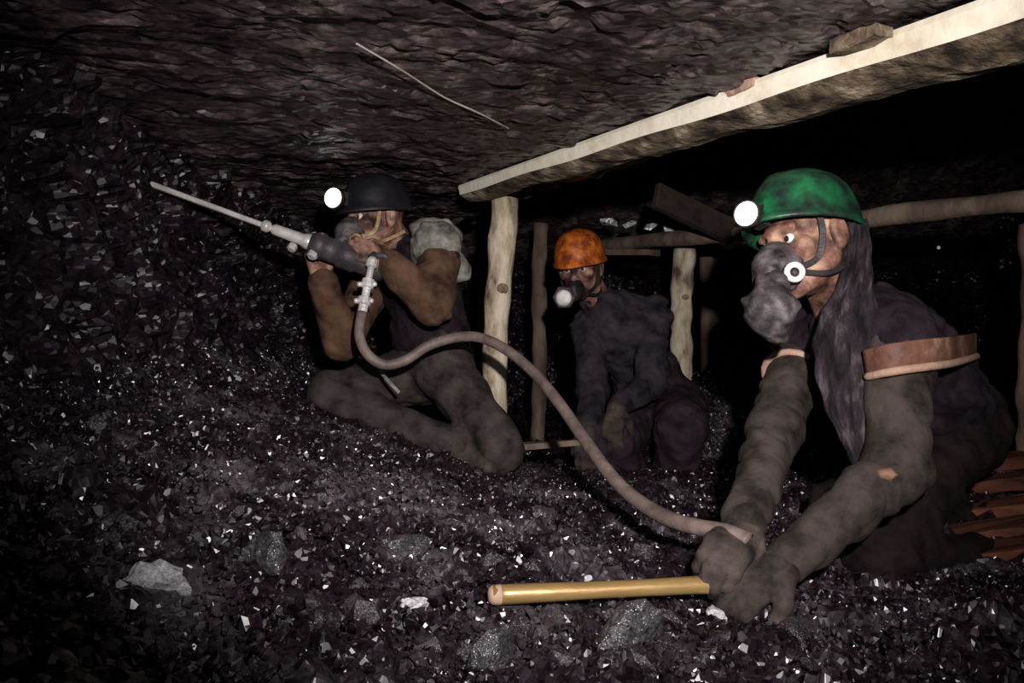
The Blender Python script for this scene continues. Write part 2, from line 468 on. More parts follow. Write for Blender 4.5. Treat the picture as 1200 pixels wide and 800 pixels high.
gx = np.arange(-1.7, 3.4, .021); gy = np.concatenate([np.arange(-.6, .9, .05), np.arange(.9, 4.2, .018), np.arange(4.2, 7.05, .05)])
U, Vv = np.meshgrid(gx, gy, indexing='ij'); U = U + RNG.uniform(-.006, .006, U.shape); Vv = Vv + RNG.uniform(-.006, .006, U.shape)
su, sv = U * .93 + Vv * .36, (Vv * .93 - U * .36) * 1.8
Zc = roof_z(U, Vv) + np.abs(facets(su, sv, .30, .07, .008, 71)) * -1 + facets(su, sv, .10, .10, .003, 81) + .004 * fbm(su / .08, sv / .16, su * 0, 3, 83) + RNG.uniform(-.0015, .0015, U.shape)
me = mesh_np('ceiling', np.stack([U.ravel(), Vv.ravel(), Zc.ravel()], 1), tri(grid_faces(len(gx), len(gy)))[:, ::-1])
tag(link('ceiling', me, 'roof'), kind='structure', label='low layered rock roof of the mine gallery')

for nm, horiz in (('wall_back', True), ('wall_right', False)):
    ga = np.arange(-1.7 if horiz else -.6, 3.8 if horiz else 7.4, .05); gz = np.arange(-.3, 2.1, .05)
    U, Vv = np.meshgrid(ga, gz, indexing='ij')
    dd = .08 * fbm(U / .5, Vv / .5, U * 0, 3, 91) + facets(U, Vv, .2, .3, .05, 95)
    pts = np.stack([U.ravel(), (7.0 + dd).ravel(), Vv.ravel()], 1) if horiz else np.stack([(3.35 + dd).ravel(), U.ravel(), Vv.ravel()], 1)
    me = mesh_np(nm, pts, tri(grid_faces(len(ga), len(gz))))
    tag(link(nm, me, 'coal_face'), kind='structure', label='dark coal wall at the far end of the gallery' if horiz else 'dark coal wall far to the right')


# ------------------------------------------------------------------ TIMBER
def beam_front():
    t = None
    # split log: sawn face towards the camera, bark below with part of its shade put into the darker colour; sections along its length
    A = at(538, 222, 3.06); B = np.array([0.93, 1.20, 1.098])
    dirv = B - A; dirv[2] = 0; dirv /= np.linalg.norm(dirv)
    nrm = np.array([-dirv[1] * -1, dirv[0] * -1, 0.0]); nrm = np.array([dirv[1], -dirv[0], 0.0])
    if nrm[0] < 0: nrm = -nrm                                # points to the far side of the beam
    n = 40; S = []
    for i in range(n):
        t_ = i / (n - 1); c = A + (B - A) * t_
        c[2] = 1.100 - .004 * t_
        hf = .036 + .020 * t_ + .003 * math.sin(t_ * 23); wd = .10 + .07 * t_ + .006 * math.sin(t_ * 17 + 1); dr = .020 + .018 * t_ + .006 * math.sin(t_ * 29)
        sec = [(0, 0), (-.004, -.25 * hf), (0, -.6 * hf), (.003, -hf), (.25 * wd, -hf - .55 * dr), (.55 * wd, -hf - .95 * dr), (.85 * wd, -hf - dr * .9), (wd, -hf - .45 * dr), (1.12 * wd, -.5 * hf), (1.05 * wd, 0.0)]
        S.append([c + nrm * (p + .006 * random.uniform(-1, 1) * (k > 3)) + np.array([0, 0, q + .004 * random.uniform(-1, 1) * (k > 3)]) for k, (p, q) in enumerate(sec)])
    bm = bmesh.new(); R = [[bm.verts.new(p) for p in s] for s in S]; m = len(R[0])
    for i in range(n - 1):
        for j in range(m):
            f = bm.faces.new((R[i][j], R[i][(j + 1) % m], R[i + 1][(j + 1) % m], R[i + 1][j])); f.material_index = 0 if j < 3 else 1
    bm.faces.new(R[0]); bm.faces.new(R[-1][::-1])
    bmesh.ops.recalc_face_normals(bm, faces=bm.faces)
    me_ = bm_mesh('roof_beam', bm); me_.materials.append(M['wood_pale']); me_.materials.append(M['wood_bark'])
    tag(link('roof_beam', me_), 'pale split-log roof beam running from the front prop to the upper right', 'beam')


beam_front()


def prop(top, bot, r0, r1, mat, label, seed, group='timber props'):
    n = 22; ts = np.linspace(0, 1, n)[:, None]
    path = np.asarray(top) * (1 - ts) + np.asarray(bot) * ts
    path[:, 0] += .006 * np.sin(ts[:, 0] * 7 + seed); rad = r0 + (r1 - r0) * ts[:, 0] + .0035 * np.sin(ts[:, 0] * 31 + seed * 3)
    t = thing('mine_prop', label, 'prop', path[-1], group)
    link('post_log', tube_mesh('post_log', path, rad, 16, True, .13, seed), mat, t, True)
    k = path[7]; x = np.array([.3, -.95, 0])
    link('branch_knot', lathe_mesh('branch_knot', k + x * (rad[7] - .006), x, [(0, .022), (.004, .018), (.008, .011), (.0095, .005), (.0095, 0)], 10), 'wood_bark' if mat == 'wood_prop' else mat, t, True)
    return t


def ground(px, d): x = (px - 600) / F * d; return float(heap(x, d))


def foot(px, d, dz=-.03): x = (px - 600) / F * d; return np.array([x, d, float(heap(x, d)) + dz])


pt = at(590, 237, 3.05); prop([pt[0], 3.05, 1.045], np.array([at(575, 400, 3.0)[0], 3.0, ground(575, 3.0) - .03]), .053, .046, 'wood_prop', 'pale round timber prop standing under the end of the roof beam', 1)
p2 = at(801, 284, 4.0); prop([p2[0], 4.0, .965], foot(797, 3.98), .056, .05, 'wood_prop', 'timber prop holding the rear log, right of the orange-helmeted miner', 2)
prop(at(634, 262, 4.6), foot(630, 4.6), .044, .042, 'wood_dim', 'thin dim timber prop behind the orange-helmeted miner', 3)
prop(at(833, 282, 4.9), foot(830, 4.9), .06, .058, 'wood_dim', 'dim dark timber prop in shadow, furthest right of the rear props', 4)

# rear log
L0, L1 = at(690, 291, 4.45), at(1215, 236, 2.45)
ts = np.linspace(0, 1, 30)[:, None]; path = L0 * (1 - ts) + L1 * ts; path[:, 2] += .008 * np.sin(ts[:, 0] * 9)
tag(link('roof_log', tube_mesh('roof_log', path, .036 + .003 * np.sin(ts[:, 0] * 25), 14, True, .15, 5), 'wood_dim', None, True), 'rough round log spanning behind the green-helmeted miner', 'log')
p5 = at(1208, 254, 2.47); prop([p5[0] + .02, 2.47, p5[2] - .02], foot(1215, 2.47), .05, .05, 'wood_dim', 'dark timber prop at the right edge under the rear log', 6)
tag(link('lagging_board', box_mesh('lagging_board', at(712, 296, 4.2), at(766, 296, 3.95), .10, .030, wob=.004, cuts=3), 'wood_dim'), 'short board under the rear log beside the orange helmet', 'board')
tag(link('roof_plank', box_mesh('roof_plank', at(768, 228, 3.3), at(858, 272, 3.5), .11, .025, up=(.3, -1, .2), wob=.004, cuts=4), 'wood_black'), 'dim plank leaning diagonally below the roof beside the white cap lamp', 'plank')
for (px, py, d, l, lab) in ((874, 92, 1.86, .09, 'small reddish wooden wedge driven above the roof beam'), (1008, 38, 1.56, .11, 'larger brown wooden wedge above the beam near the upper right corner')):
    c = at(px, py, d); c[2] = 1.090; dv = np.array([.47, -.88, 0])
    tag(link('roof_wedge', box_mesh('roof_wedge', c - dv * l / 2, c + dv * l / 2, .045, .022, wob=.008, cuts=2), 'hem' if l < .10 else 'wood_bark'), lab, 'wedge', 'wedges above the beam')

wp = [at(418, 36, 1.56), at(470, 70, 1.71), at(520, 102, 1.90), at(560, 122, 2.03), at(596, 140, 2.18)]
for q in wp: q[2] = 1.083
tag(link('roof_wire', tube_mesh('roof_wire', catmull(wp, 6), .0022, 6), 'wire'), 'thin pale wire stretched diagonally along the rock roof', 'wire')

# stones resting on the rear log
for i, (px, py, d, s) in enumerate(((712, 262, 4.38, .055), (738, 264, 4.26, .045), (762, 266, 4.14, .04), (785, 271, 4.05, .04), (546, 258, 4.4, .06))):
    c = at(px, py, d)
    bm = bmesh.new(); r = random.Random(i + 50)
    for _ in range(14): bm.verts.new((c[0] + r.uniform(-1, 1) * s, c[1] + r.uniform(-1, 1) * s, c[2] + r.uniform(-.55, .55) * s))
    bmesh.ops.convex_hull(bm, input=bm.verts); [bm.verts.remove(v) for v in [v for v in bm.verts if not v.link_faces]]
    if i < 4: tag(link('roof_stone', bm_mesh('roof_stone', bm), 'coal_pale'), 'pale stone chip wedged on the rear log below the roof', 'stone', 'stone chips on the rear log')
    else: tag(link('roof_stone', bm_mesh('roof_stone', bm), 'coal_grey'), 'grey stone chip by the far end of the roof beam', 'stone')

tag(link('floor_plank', box_mesh('floor_plank', at(598, 524, 2.95), at(690, 517, 3.0), .05, .02, wob=.004, cuts=3), 'wood_dim'), 'dim narrow plank lying on the coal behind the hose', 'plank')
# red boards, lower right
bd = [((1035, 665, 1.80), (1230, 640, 1.78), .10), ((1045, 640, 1.95), (1260, 610, 1.9), .10), ((1100, 604, 2.15), (1290, 580, 2.05), .12), ((1110, 572, 2.3), (1280, 552, 2.2), .11), ((1120, 545, 2.45), (1270, 530, 2.4), .12)]
names = ['nearest and lowest', 'second from the front', 'middle', 'second from the back', 'furthest and highest']
for (a, b, w_), nm in zip(bd, names):
    tag(link('lagging_board', box_mesh('lagging_board', at(*a), at(*b), w_, .034, wob=.006, cuts=5), 'wood_red'), 'reddish board in the stack behind the crouching miner, ' + nm, 'board', 'red boards at the lower right')

# ------------------------------------------------------------------ LOOSE COAL
protos = []
for i in range(14):
    r = random.Random(100 + i); bm = bmesh.new()
    sc = (1, r.uniform(.6, 1), r.uniform(.45, .8))
    for _ in range(15):
        v = Vector((r.gauss(0, 1), r.gauss(0, 1), r.gauss(0, 1))).normalized() * r.uniform(.8, 1.05)
        bm.verts.new((v.x * sc[0], v.y * sc[1], v.z * sc[2]))
    bmesh.ops.convex_hull(bm, input=bm.verts); [bm.verts.remove(v) for v in [v for v in bm.verts if not v.link_faces]]
    me = bm_mesh('coal_lump', bm); me.materials.append(M['coal'] if i < 13 else M['coal_grey']); protos.append(me)


def lump(me, loc, s, label, group):
    o = bpy.data.objects.new('coal_lump', me); COL.objects.link(o)
    o.location = loc; o.scale = (s, s, s); o.rotation_euler = (random.uniform(0, 6.3), random.uniform(-.5, .5), random.uniform(0, 6.3))
    return tag(o, label, 'coal', group)


def visible_spot():
    while True:
        px, py = random.uniform(15, 1000), random.uniform(450, 798)
        for d in np.arange(.95, 3.4, .03):
            p = at(px, py, d)
            if p[2] < heap(p[0], p[1]): break
        else: continue
        if p[0] < -1.0 or (p[0] > .3 and p[1] > 1.5): continue
        return px, py, p


n_l = 0
while n_l < 270:
    px, py, p = visible_spot()
    s = random.choice((.012, .014, .017, .02, .024, .034)) * (.75 + .25 * p[1])
    lump(random.choice(protos), (p[0], p[1], float(heap(p[0], p[1])) + s * .25), s, 'black coal lump lying loose in the broken coal heap on the floor', 'loose coal lumps on the floor heap'); n_l += 1

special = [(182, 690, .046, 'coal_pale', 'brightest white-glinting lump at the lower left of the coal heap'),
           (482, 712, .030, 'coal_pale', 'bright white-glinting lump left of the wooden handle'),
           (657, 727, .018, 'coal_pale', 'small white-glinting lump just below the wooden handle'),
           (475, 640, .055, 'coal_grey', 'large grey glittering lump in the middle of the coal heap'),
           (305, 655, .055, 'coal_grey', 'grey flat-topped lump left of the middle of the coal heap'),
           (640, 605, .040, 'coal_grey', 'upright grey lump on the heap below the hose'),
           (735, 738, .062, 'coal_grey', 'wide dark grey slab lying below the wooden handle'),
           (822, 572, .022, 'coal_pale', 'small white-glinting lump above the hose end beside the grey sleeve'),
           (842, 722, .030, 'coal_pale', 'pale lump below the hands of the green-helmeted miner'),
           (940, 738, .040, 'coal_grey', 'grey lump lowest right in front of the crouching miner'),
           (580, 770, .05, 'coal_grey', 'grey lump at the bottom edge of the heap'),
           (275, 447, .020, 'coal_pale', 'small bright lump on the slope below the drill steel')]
def craggy(seed, mt):
    r = random.Random(seed); bm = bmesh.new(); bmesh.ops.create_icosphere(bm, subdivisions=3, radius=1)
    pl = [(Vector((r.gauss(0, 1), r.gauss(0, 1), r.gauss(0, 1))).normalized(), r.uniform(.55, .95)) for _ in range(9)]
    sy, sz_ = r.uniform(.6, .9), r.uniform(.4, .65)
    for v in bm.verts:
        d = v.co.normalized(); k = 1.0
        for n_, h_ in pl:
            q = d.dot(n_)
            if q > .05: k = min(k, h_ / q)
        k *= 1 + r.uniform(-.15, .13)
        v.co = Vector((d.x * k, d.y * k * sy, d.z * k * sz_))
    me_ = bm_mesh('coal_lump', bm); me_.materials.append(M[mt]); return me_


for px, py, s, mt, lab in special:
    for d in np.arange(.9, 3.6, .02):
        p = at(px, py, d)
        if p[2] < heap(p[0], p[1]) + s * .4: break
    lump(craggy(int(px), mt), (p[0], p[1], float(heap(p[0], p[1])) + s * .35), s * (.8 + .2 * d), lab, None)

# fine rubble: far too many bits to count
NB = 40000
bx = RNG.uniform(-1.1, 1.6, NB); by = .85 + RNG.uniform(0, 1, NB) ** 1.3 * 3.2
bz = heap(bx, by); sz = RNG.choice([.004, .006, .008, .011, .015], NB, p=[.3, .32, .22, .12, .04]) * (.7 + .3 * by)
oc = np.array([[1, 0, 0], [-1, 0, 0], [0, 1, 0], [0, -1, 0], [0, 0, 1], [0, 0, -1]], float)
of = np.array([[0, 2, 4], [2, 1, 4], [1, 3, 4], [3, 0, 4], [2, 0, 5], [1, 2, 5], [3, 1, 5], [0, 3, 5]])
q = RNG.normal(size=(NB, 4)); q /= np.linalg.norm(q, axis=1)[:, None]
w_, x_, y_, z_ = q.T
Rm = np.stack([np.stack([1 - 2 * (y_ * y_ + z_ * z_), 2 * (x_ * y_ - w_ * z_), 2 * (x_ * z_ + w_ * y_)], 1),
               np.stack([2 * (x_ * y_ + w_ * z_), 1 - 2 * (x_ * x_ + z_ * z_), 2 * (y_ * z_ - w_ * x_)], 1),
               np.stack([2 * (x_ * z_ - w_ * y_), 2 * (y_ * z_ + w_ * x_), 1 - 2 * (x_ * x_ + y_ * y_)], 1)], 1)
loc = oc[None] * RNG.uniform(.5, 1.25, (NB, 6, 1)) * sz[:, None, None]
Vb = np.einsum('nij,nkj->nki', Rm, loc) + np.stack([bx, by, bz + .010], 1)[:, None, :]
Fb = (of[None] + 6 * np.arange(NB)[:, None, None]).reshape(-1, 3)
me = mesh_np('coal_rubble', Vb.reshape(-1, 3), Fb)
tag(link('coal_rubble', me, 'coal'), 'fine glittering coal rubble strewn all over the floor heap', 'coal', kind='stuff')


# ------------------------------------------------------------------ PEOPLE
def nrmz(v): v = np.asarray(v, float); return v / np.linalg.norm(v)


def head_frame(f, u):
    f = nrmz(f); u = np.asarray(u, float); u = nrmz(u - f * (u @ f)); x = np.cross(f, u)   # x = right-hand side of the person
    return np.array([x, f, u])


def add_head(S, c, R, neck, k=.012):
    L = lambda x, y, z: c + x * R[0] + y * R[1] + z * R[2]
    S.ell(L(0, -.012, .04), R, (.076, .096, .086), k)
    S.ell(L(0, .028, -.04), R, (.058, .064, .078), .03)
    for s in (-1, 1):
        S.cone(L(s * .054, -.005, -.05), L(s * .02, .07, -.098), .02, .018, .025)
        S.cone(L(s * .008, .09, .024), L(s * .045, .078, .024), .012, .010, .014)
        S.ell(L(s * .046, .064, -.022), R, (.024, .026, .02), .02)
    S.ell(L(0, .076, -.102), R, (.022, .02, .018), .02)
    for s in (-1, 1): S.ell(L(s * .032, .096, .002), R, (.019, .017, .012), .010, True)
    S.cone(L(0, .092, .014), L(0, .116, -.028), .008, .013, .012)
    for s in (-1, 1): S.ell(L(s * .013, .102, -.034), R, (.010, .012, .009), .006)
    S.cone(L(-.02, .091, -.060), L(.02, .091, -.060), .008, .008, .010)
    S.cone(L(-.017, .091, -.075), L(.017, .091, -.075), .009, .009, .010)
    for s in (-1, 1):
        S.ell(L(s * .082, -.012, -.006), R, (.013, .022, .035), .005)
        S.ell(L(s * .096, -.008, -.002), R, (.008, .011, .020), .005, True)
        S.ell(L(s * .080, -.006, -.034), R, (.009, .010, .012), .006)
    S.cone(L(0, -.025, -.03), neck, .056, .062, .03)


def add_hand(S, wr, d, n, side=1, curl=(.5, .6, .5), sc=1.0, g=0.0):
    d = nrmz(d); n = np.asarray(n, float); n = nrmz(n - d * (n @ d)); s = np.cross(d, n)
    for i, o in enumerate((-.030, -.010, .010, .030)):
        kn = wr + sc * (d * (.092 - .008 * abs(i - 1.2)) + s * o)
        S.cone(wr + s * o * .45 * sc, kn, .016 * sc + g, .0125 * sc + g, .014)
        p = kn; a = 0
        idx = i if side < 0 else 3 - i
        for ln, r, cu in zip((.043, .028, .022), (.0105, .0095, .0085), curl):
            a += cu; q = p + sc * ln * (.94, 1.06, 1.0, .80)[idx] * (math.cos(a) * d + math.sin(a) * n)
            S.cone(p, q, r * sc + g, (r - .001) * sc + g, .005); p = q
    t0 = wr + sc * (d * .022 - s * side * -.026)
    t1 = t0 + sc * .042 * nrmz(d * .65 + s * side * .65 + n * .45); t2 = t1 + sc * .032 * nrmz(d * .75 + s * side * .15 + n * .65); t3 = t2 + sc * .026 * nrmz(d * .6 - s * side * .2 + n * .8)
    S.cone(t0, t1, .017 * sc + g, .0125 * sc + g, .012); S.cone(t1, t2, .0118 * sc + g, .0105 * sc + g, .005); S.cone(t2, t3, .0102 * sc + g, .0088 * sc + g, .005)


def eyes(c, R, root):
    for s in (-1, 1):
        o = c + s * .032 * R[0] + .0772 * R[1] + .001 * R[2]
        me_ = lathe_mesh('eye', o, R[1], [(-.0112 * math.cos(a), .0112 * math.sin(a)) for a in np.linspace(0.001, math.pi - .001, 11)], 14)
        me_.materials.append(M['eye_white']); me_.materials.append(M['rubber_black'])
        for p in me_.polygons:
            if (np.array(p.center) - o) @ R[1] > .0090: p.material_index = 1
        link('eye', me_, None, root, True)


def helmet(c, R, mat, root, lamp_emit='lamp', lens_r=.026, lamp_up=.055, tilt=0.0, lampR=None, sc=1.0, label=None, out=.118, lamp=True):
    x, f, u = R
    f2 = nrmz(f * math.cos(tilt) - u * math.sin(tilt)); u2 = nrmz(u * math.cos(tilt) + f * math.sin(tilt))
    o = c + .030 * u + -.008 * f
    prof = [(1.07, -.020), (1.09, -.014), (1.075, -.006), (1.025, .006), (1.005, .026), (.96, .052), (.87, .080), (.73, .101), (.52, .117), (.28, .126), (.0, .129)]
    inn = [(.0, .121), (.3, .117), (.6, .102), (.82, .076), (.93, .045), (.97, .02), (1.0, -.002)]
    seg = 40; bm = bmesh.new(); rings = []
    for rho, z in prof + inn:
        if rho == 0: rings.append([bm.verts.new(o + u2 * z * sc)]); continue
        ring = []
        for j in range(seg):
            a = 2 * math.pi * j / seg; ca, sa = math.cos(a), math.sin(a)
            pk = 1 + (.14 * max(0, sa) ** 3 if rho > 1.06 else 0)          # peak at the front
            ry, rx = rho * .126 * pk * sc, rho * .104 * sc
            zz = z + (.006 * max(0, 1 - abs(abs(ca * rx) - .0) / .014) if .2 < rho < .97 and z > .03 else 0)
            ring.append(bm.verts.new(o + x * rx * ca + f2 * ry * sa + u2 * zz * sc))
        rings.append(ring)
    for A, B in zip(rings[:-1], rings[1:]):
        for j in range(seg):
            k = (j + 1) % seg
            if len(A) == 1 and len(B) == 1: continue
            if len(B) == 1: bm.faces.new((A[j], A[k], B[0]))
            elif len(A) == 1: bm.faces.new((A[0], B[k], B[j]))
            else: bm.faces.new((A[j], A[k], B[k], B[j]))
    for j in range(seg):
        k = (j + 1) % seg; bm.faces.new((rings[-1][j], rings[-1][k], rings[0][k], rings[0][j]))
    bmesh.ops.recalc_face_normals(bm, faces=bm.faces)
    h_ = link('helmet', bm_mesh('helmet', bm), mat, root, True)
    if label: h_['label'] = label
    if not lamp: return h_
    lf = nrmz(lampR if lampR is not None else f2)
    base = o + f2 * out * sc + u2 * lamp_up
    link('lamp_bracket', box_mesh('lamp_bracket', base - u2 * .02 - f2 * .012, base + u2 * .025 - f2 * .016, .035, .018, up=f2), 'rubber_black', h_)
    link('cap_lamp', lathe_mesh('cap_lamp', base, lf, [(-.004, .012), (0, .020), (.020, .024), (.030, lens_r * 1.06), (.046, lens_r * 1.14), (.050, lens_r * 1.12), (.050, lens_r * 1.0), (.047, lens_r * .98)], 24), 'rubber_black', h_, True)
    link('lamp_lens', lathe_mesh('lamp_lens', base + lf * .044, lf, [(0, lens_r), (.004, lens_r * .99), (.008, lens_r * .7), (.010, 0)], 24), lamp_emit, h_, True)
    return h_


def ring_mesh(name, c, axis, R_, r_, seg=20, sub=8):
    x, y, d = frame_of(axis); bm = bmesh.new(); V = []
    for i in range(seg):
        a = 2 * math.pi * i / seg; rr = x * math.cos(a) + y * math.sin(a)
        V.append([bm.verts.new(c + rr * (R_ + r_ * math.cos(b)) + d * r_ * math.sin(b)) for b in np.linspace(0, 2 * math.pi, sub, endpoint=False)])
    for i in range(seg):
        for j in range(sub):
            bm.faces.new((V[i][j], V[(i + 1) % seg][j], V[(i + 1) % seg][(j + 1) % sub], V[i][(j + 1) % sub]))
    bmesh.ops.recalc_face_normals(bm, faces=bm.faces)
    return bm_mesh(name, bm)


def band_mesh(name, pts, width, thick, updir):
    """flat strap following pts; updir per point gives the width direction"""
    pts = catmull(pts, 6); T = np.gradient(pts, axis=0); T /= np.linalg.norm(T, axis=1)[:, None]
    bm = bmesh.new(); R = []
    for p, t in zip(pts, T):
        u = np.asarray(updir, float); u = nrmz(u - t * (u @ t)); s = np.cross(t, u)
        R.append([bm.verts.new(p + u * a * width / 2 + s * b * thick / 2) for a, b in ((-1, -.6), (-.9, -1), (.9, -1), (1, -.6), (1, .6), (.9, 1), (-.9, 1), (-1, .6))])
    for A, B in zip(R[:-1], R[1:]):
        for j in range(8): bm.faces.new((A[j], A[(j + 1) % 8], B[(j + 1) % 8], B[j]))
    bm.faces.new(R[0]); bm.faces.new(R[-1])
    bmesh.ops.recalc_face_normals(bm, faces=bm.faces)
    return bm_mesh(name, bm)


def limbs(S, J, which, g=0.0, k=.03, scale=1.0):
    """torso/arm/leg volumes from the joints; g grows them for clothing"""
    if 'torso' in which:
        S.cone(J['pelvis'], J['waist'], .118 + g, .112 + g, .05); S.cone(J['waist'], J['chest'], .112 + g, .135 + g, .05)
        S.cone(J['chest'], J['neck'], .115 + g, .055 + g, .05)
        for s in 'LR': S.cone(J['chest'], J['sh' + s], .085 + g, .060 + g, .05)
    if 'arms' in which:
        for s in 'LR':
            S.cone(J['sh' + s], J['el' + s], .052 + g, .040 + g, k); S.cone(J['el' + s], J['wr' + s], .041 + g, .027 + g, k)
    if 'hips' in which:
        for s in 'LR': S.cone(J['pelvis'], J['hip' + s], .10 + g, .09 + g, .05)
        S.cone(J['pelvis'], J['waist'], .112 + g, .105 + g, .05)
    if 'legs' in which:
        for s in 'LR':
            S.cone(J['hip' + s], J['kn' + s], .084 + g, .056 + g, k); S.cone(J['kn' + s], J['an' + s], .055 + g, .038 + g, k)
    if 'feet' in which:
        for s in 'LR': S.cone(J['an' + s], J['toe' + s], .036, .026, .02)


def boots(J, root, res):
    for s in 'LR':
        S = SDF(); a, t, kn = J['an' + s], J['toe' + s], J['kn' + s]
        S.cone(a + (kn - a) * .28, a, .052, .047, .02); S.cone(a, t, .046, .036, .025); S.cone(a, a + (a - t) * .22, .044, .040, .02)
        link('boot', S.mesh('boot', res), 'boot', root, True)


def person(J, head_c, Rh, label, res, hands, shirt_mat, sleeve_mat, trouser_mat, skin='skin', sleeve_g=.014, sleeve_to=(.9, .9), base=None, gloves=None, leg_g=.016, wr=(.0045, .10)):
    root = thing('person', label, 'person', base)
    S = SDF(); limbs(S, J, ('torso', 'hips'), -.016); limbs(S, J, ('arms', 'legs', 'feet'), -.003)
    add_head(S, head_c, Rh, J['neck'])
    for s, hd in zip('LR', hands):
        add_hand(S, J['wr' + s], **hd)
    link('body', S.mesh('body', res), skin, root, True)
    if gloves:
        for s, hd in zip('LR', hands):
            S = SDF(); add_hand(S, J['wr' + s], **dict(hd, g=.0035)); S.cone(J['wr' + s] + (J['el' + s] - J['wr' + s]) * .12, J['wr' + s], .036, .033, .012)
            link('glove', S.mesh('glove', res * .75), gloves, root, True)
    S = SDF(); limbs(S, J, ('torso',), .014)
    for s in 'LR': S.cone(J['sh' + s], J['sh' + s] + (J['el' + s] - J['sh' + s]) * .25, .068, .062, .04)
    link('shirt', S.mesh('shirt', res * 1.3, (wr[0] * 1.7, wr[1] * .75), 3), shirt_mat, root, True)
    for s, to in zip('LR', sleeve_to):
        S = SDF(); g = sleeve_g
        S.cone(J['sh' + s], J['el' + s], .058 + g, .046 + g, .03)
        S.cone(J['el' + s], J['el' + s] + (J['wr' + s] - J['el' + s]) * to, .046 + g, .030 + g, .03)
        link('sleeve', S.mesh('sleeve', res * 1.2, (wr[0] * 1.15, wr[1] * .8), 5 + ord(s)), sleeve_mat, root, True)
    S = SDF(); limbs(S, J, ('hips', 'legs'), leg_g)
    link('trousers', S.mesh('trousers', res * 1.4, (wr[0] * 1.4, wr[1] * .8), 9), trouser_mat, root, True)
    boots(J, root, res * 1.4)
    eyes(head_c, Rh, root)
    return root


def respirator(c, R, root, cup='rubber', strap='rubber_black', valve_side=-1, pods=True, valve='white_valve', res=.004, q=1.0, dz=0.0):
    L = lambda x, y, z: c + x * R[0] + y * R[1] + (z + dz) * R[2]
    S = SDF()
    S.ell(L(0, .092, -.058), R, (.050 * q, .048 * q, .056 * q), .02); S.cone(L(0, .10, -.02), L(0, .125, -.045), .024 * q, .032 * q, .025)
    S.cone(L(0, .12, -.055), L(0, .135, -.075), .034 * q, .030 * q, .02)
    me_ = S.mesh('respirator', res, (.002, .03), 4)
    r = link('respirator', me_, cup, root, True)
    v = L(valve_side * .050, .112, -.078); ax = nrmz(valve_side * R[0] * .85 + R[1] * .45 - R[2] * .1)
    link('valve_ring', ring_mesh('valve_ring', v + ax * .010, ax, .0155, .0065, 18, 8), valve, r, True)
    link('valve_socket', lathe_mesh('valve_socket', v - ax * .012, ax, [(0, .024), (.012, .022), (.017, .018), (.017, .010), (.012, .009), (.012, 0)], 16), 'rubber_black', r, True)
    for s in (-1, 1):
        pts = [L(s * .045, .095, -.07), L(s * .064, .05, -.055), L(s * .079, .034, -.012), L(s * .082, .030, .034)]
        link('strap', band_mesh('strap', pts, .013, .004, R[2]), strap, r)
        pts = [L(s * .045, .095, -.075), L(s * .066, .035, -.09), L(s * .072, -.02, -.075), L(s * .055, -.075, -.055)]
        link('strap', band_mesh('strap', pts, .012, .004, R[2]), strap, r)
    return r, L


# ---------------------------------------------------- person in the green helmet (right foreground)
hc = at(945, 283, 1.74); Rh = head_frame((-.90, -.42, -.12), (.02, .27, 1))
J = dict(pelvis=at(1112, 500, 2.02), waist=at(1085, 465, 1.93), chest=at(1022, 408, 1.83), neck=at(992, 372, 1.80),
         shL=at(1052, 398, 1.66), shR=at(942, 400, 1.97), elL=at(1052, 548, 1.52), elR=at(908, 505, 1.74),
         wrL=at(918, 662, 1.40), wrR=at(872, 618, 1.47),
         hipL=at(1100, 520, 1.92), hipR=at(1092, 510, 2.12), knL=at(1030, 655, 1.66), knR=at(985, 600, 1.92),
         anL=at(1215, 660, 1.93), anR=at(1185, 618, 2.22), toeL=at(1285, 672, 1.98), toeR=at(1255, 628, 2.27))
hL, hR = at(862, 683, 1.40), at(835, 684, 1.385)
handL = dict(d=at(872, 690, 1.375) - J['wrL'], n=(-.35, .25, -1), side=1, curl=(.55, .9, .8))
handR = dict(d=at(838, 662, 1.36) - J['wrR'], n=(-.1, .55, -.9), side=1, curl=(.5, .8, .7))
green = person(J, hc, Rh, 'crouching person in a green helmet and grey respirator, hands on a wooden handle', .0048, (handL, handR),
               'shirt_purple', 'sleeve_grey', 'trouser_dark', sleeve_to=(.96, .97), sleeve_g=.012, gloves='glove', base=(J['pelvis'][0], J['pelvis'][1], 0.0))
helmet(hc, Rh, 'green', green, lens_r=.026, lamp_up=.004, lampR=(-.66, -.75, .05), tilt=-.22, out=.134, sc=1.0, label='green plastic helmet with a lit cap lamp')
r, L = respirator(hc, Rh, green)
S = SDF(); b0, b1, b2 = at(905, 335, 1.60), at(902, 362, 1.60), at(913, 388, 1.61)
S.cone(b0, b1, .034, .046, .03); S.cone(b1, b2, .046, .030, .03)
link('filter_bag', S.mesh('filter_bag', .005, (.0055, .045), 2), 'rubber', r, True)
# scarf hanging from under the helmet
cl = [((1000, 258, 1.71), 12), ((1003, 290, 1.70), 15), ((1000, 330, 1.68), 20), ((990, 380, 1.66), 36), ((988, 430, 1.64), 36), ((992, 480, 1.62), 26), ((1000, 520, 1.60), 14), ((1004, 548, 1.59), 5)]
cp = catmull([at(*c) for c, _ in cl], 6); hw = catmull([[h * 1.65 / F, 0, 0] for _, h in cl], 6)[:, 0]
bm = bmesh.new(); R = []; ns = 40
for i, (p, h_) in enumerate(zip(cp, hw)):
    row = []
    for j in range(ns):
        a = 2 * math.pi * j / ns
        fold = 1 + .34 * math.sin(a * 9 + i * .16) + .18 * math.sin(a * 17 - i * .35)
        row.append(bm.verts.new(p + np.array([h_ * math.cos(a) * (1 + .05 * math.sin(i * 1.3)), .024 * math.sin(a) * fold - .012 * math.cos(a) * math.cos(a), 0])))
    R.append(row)
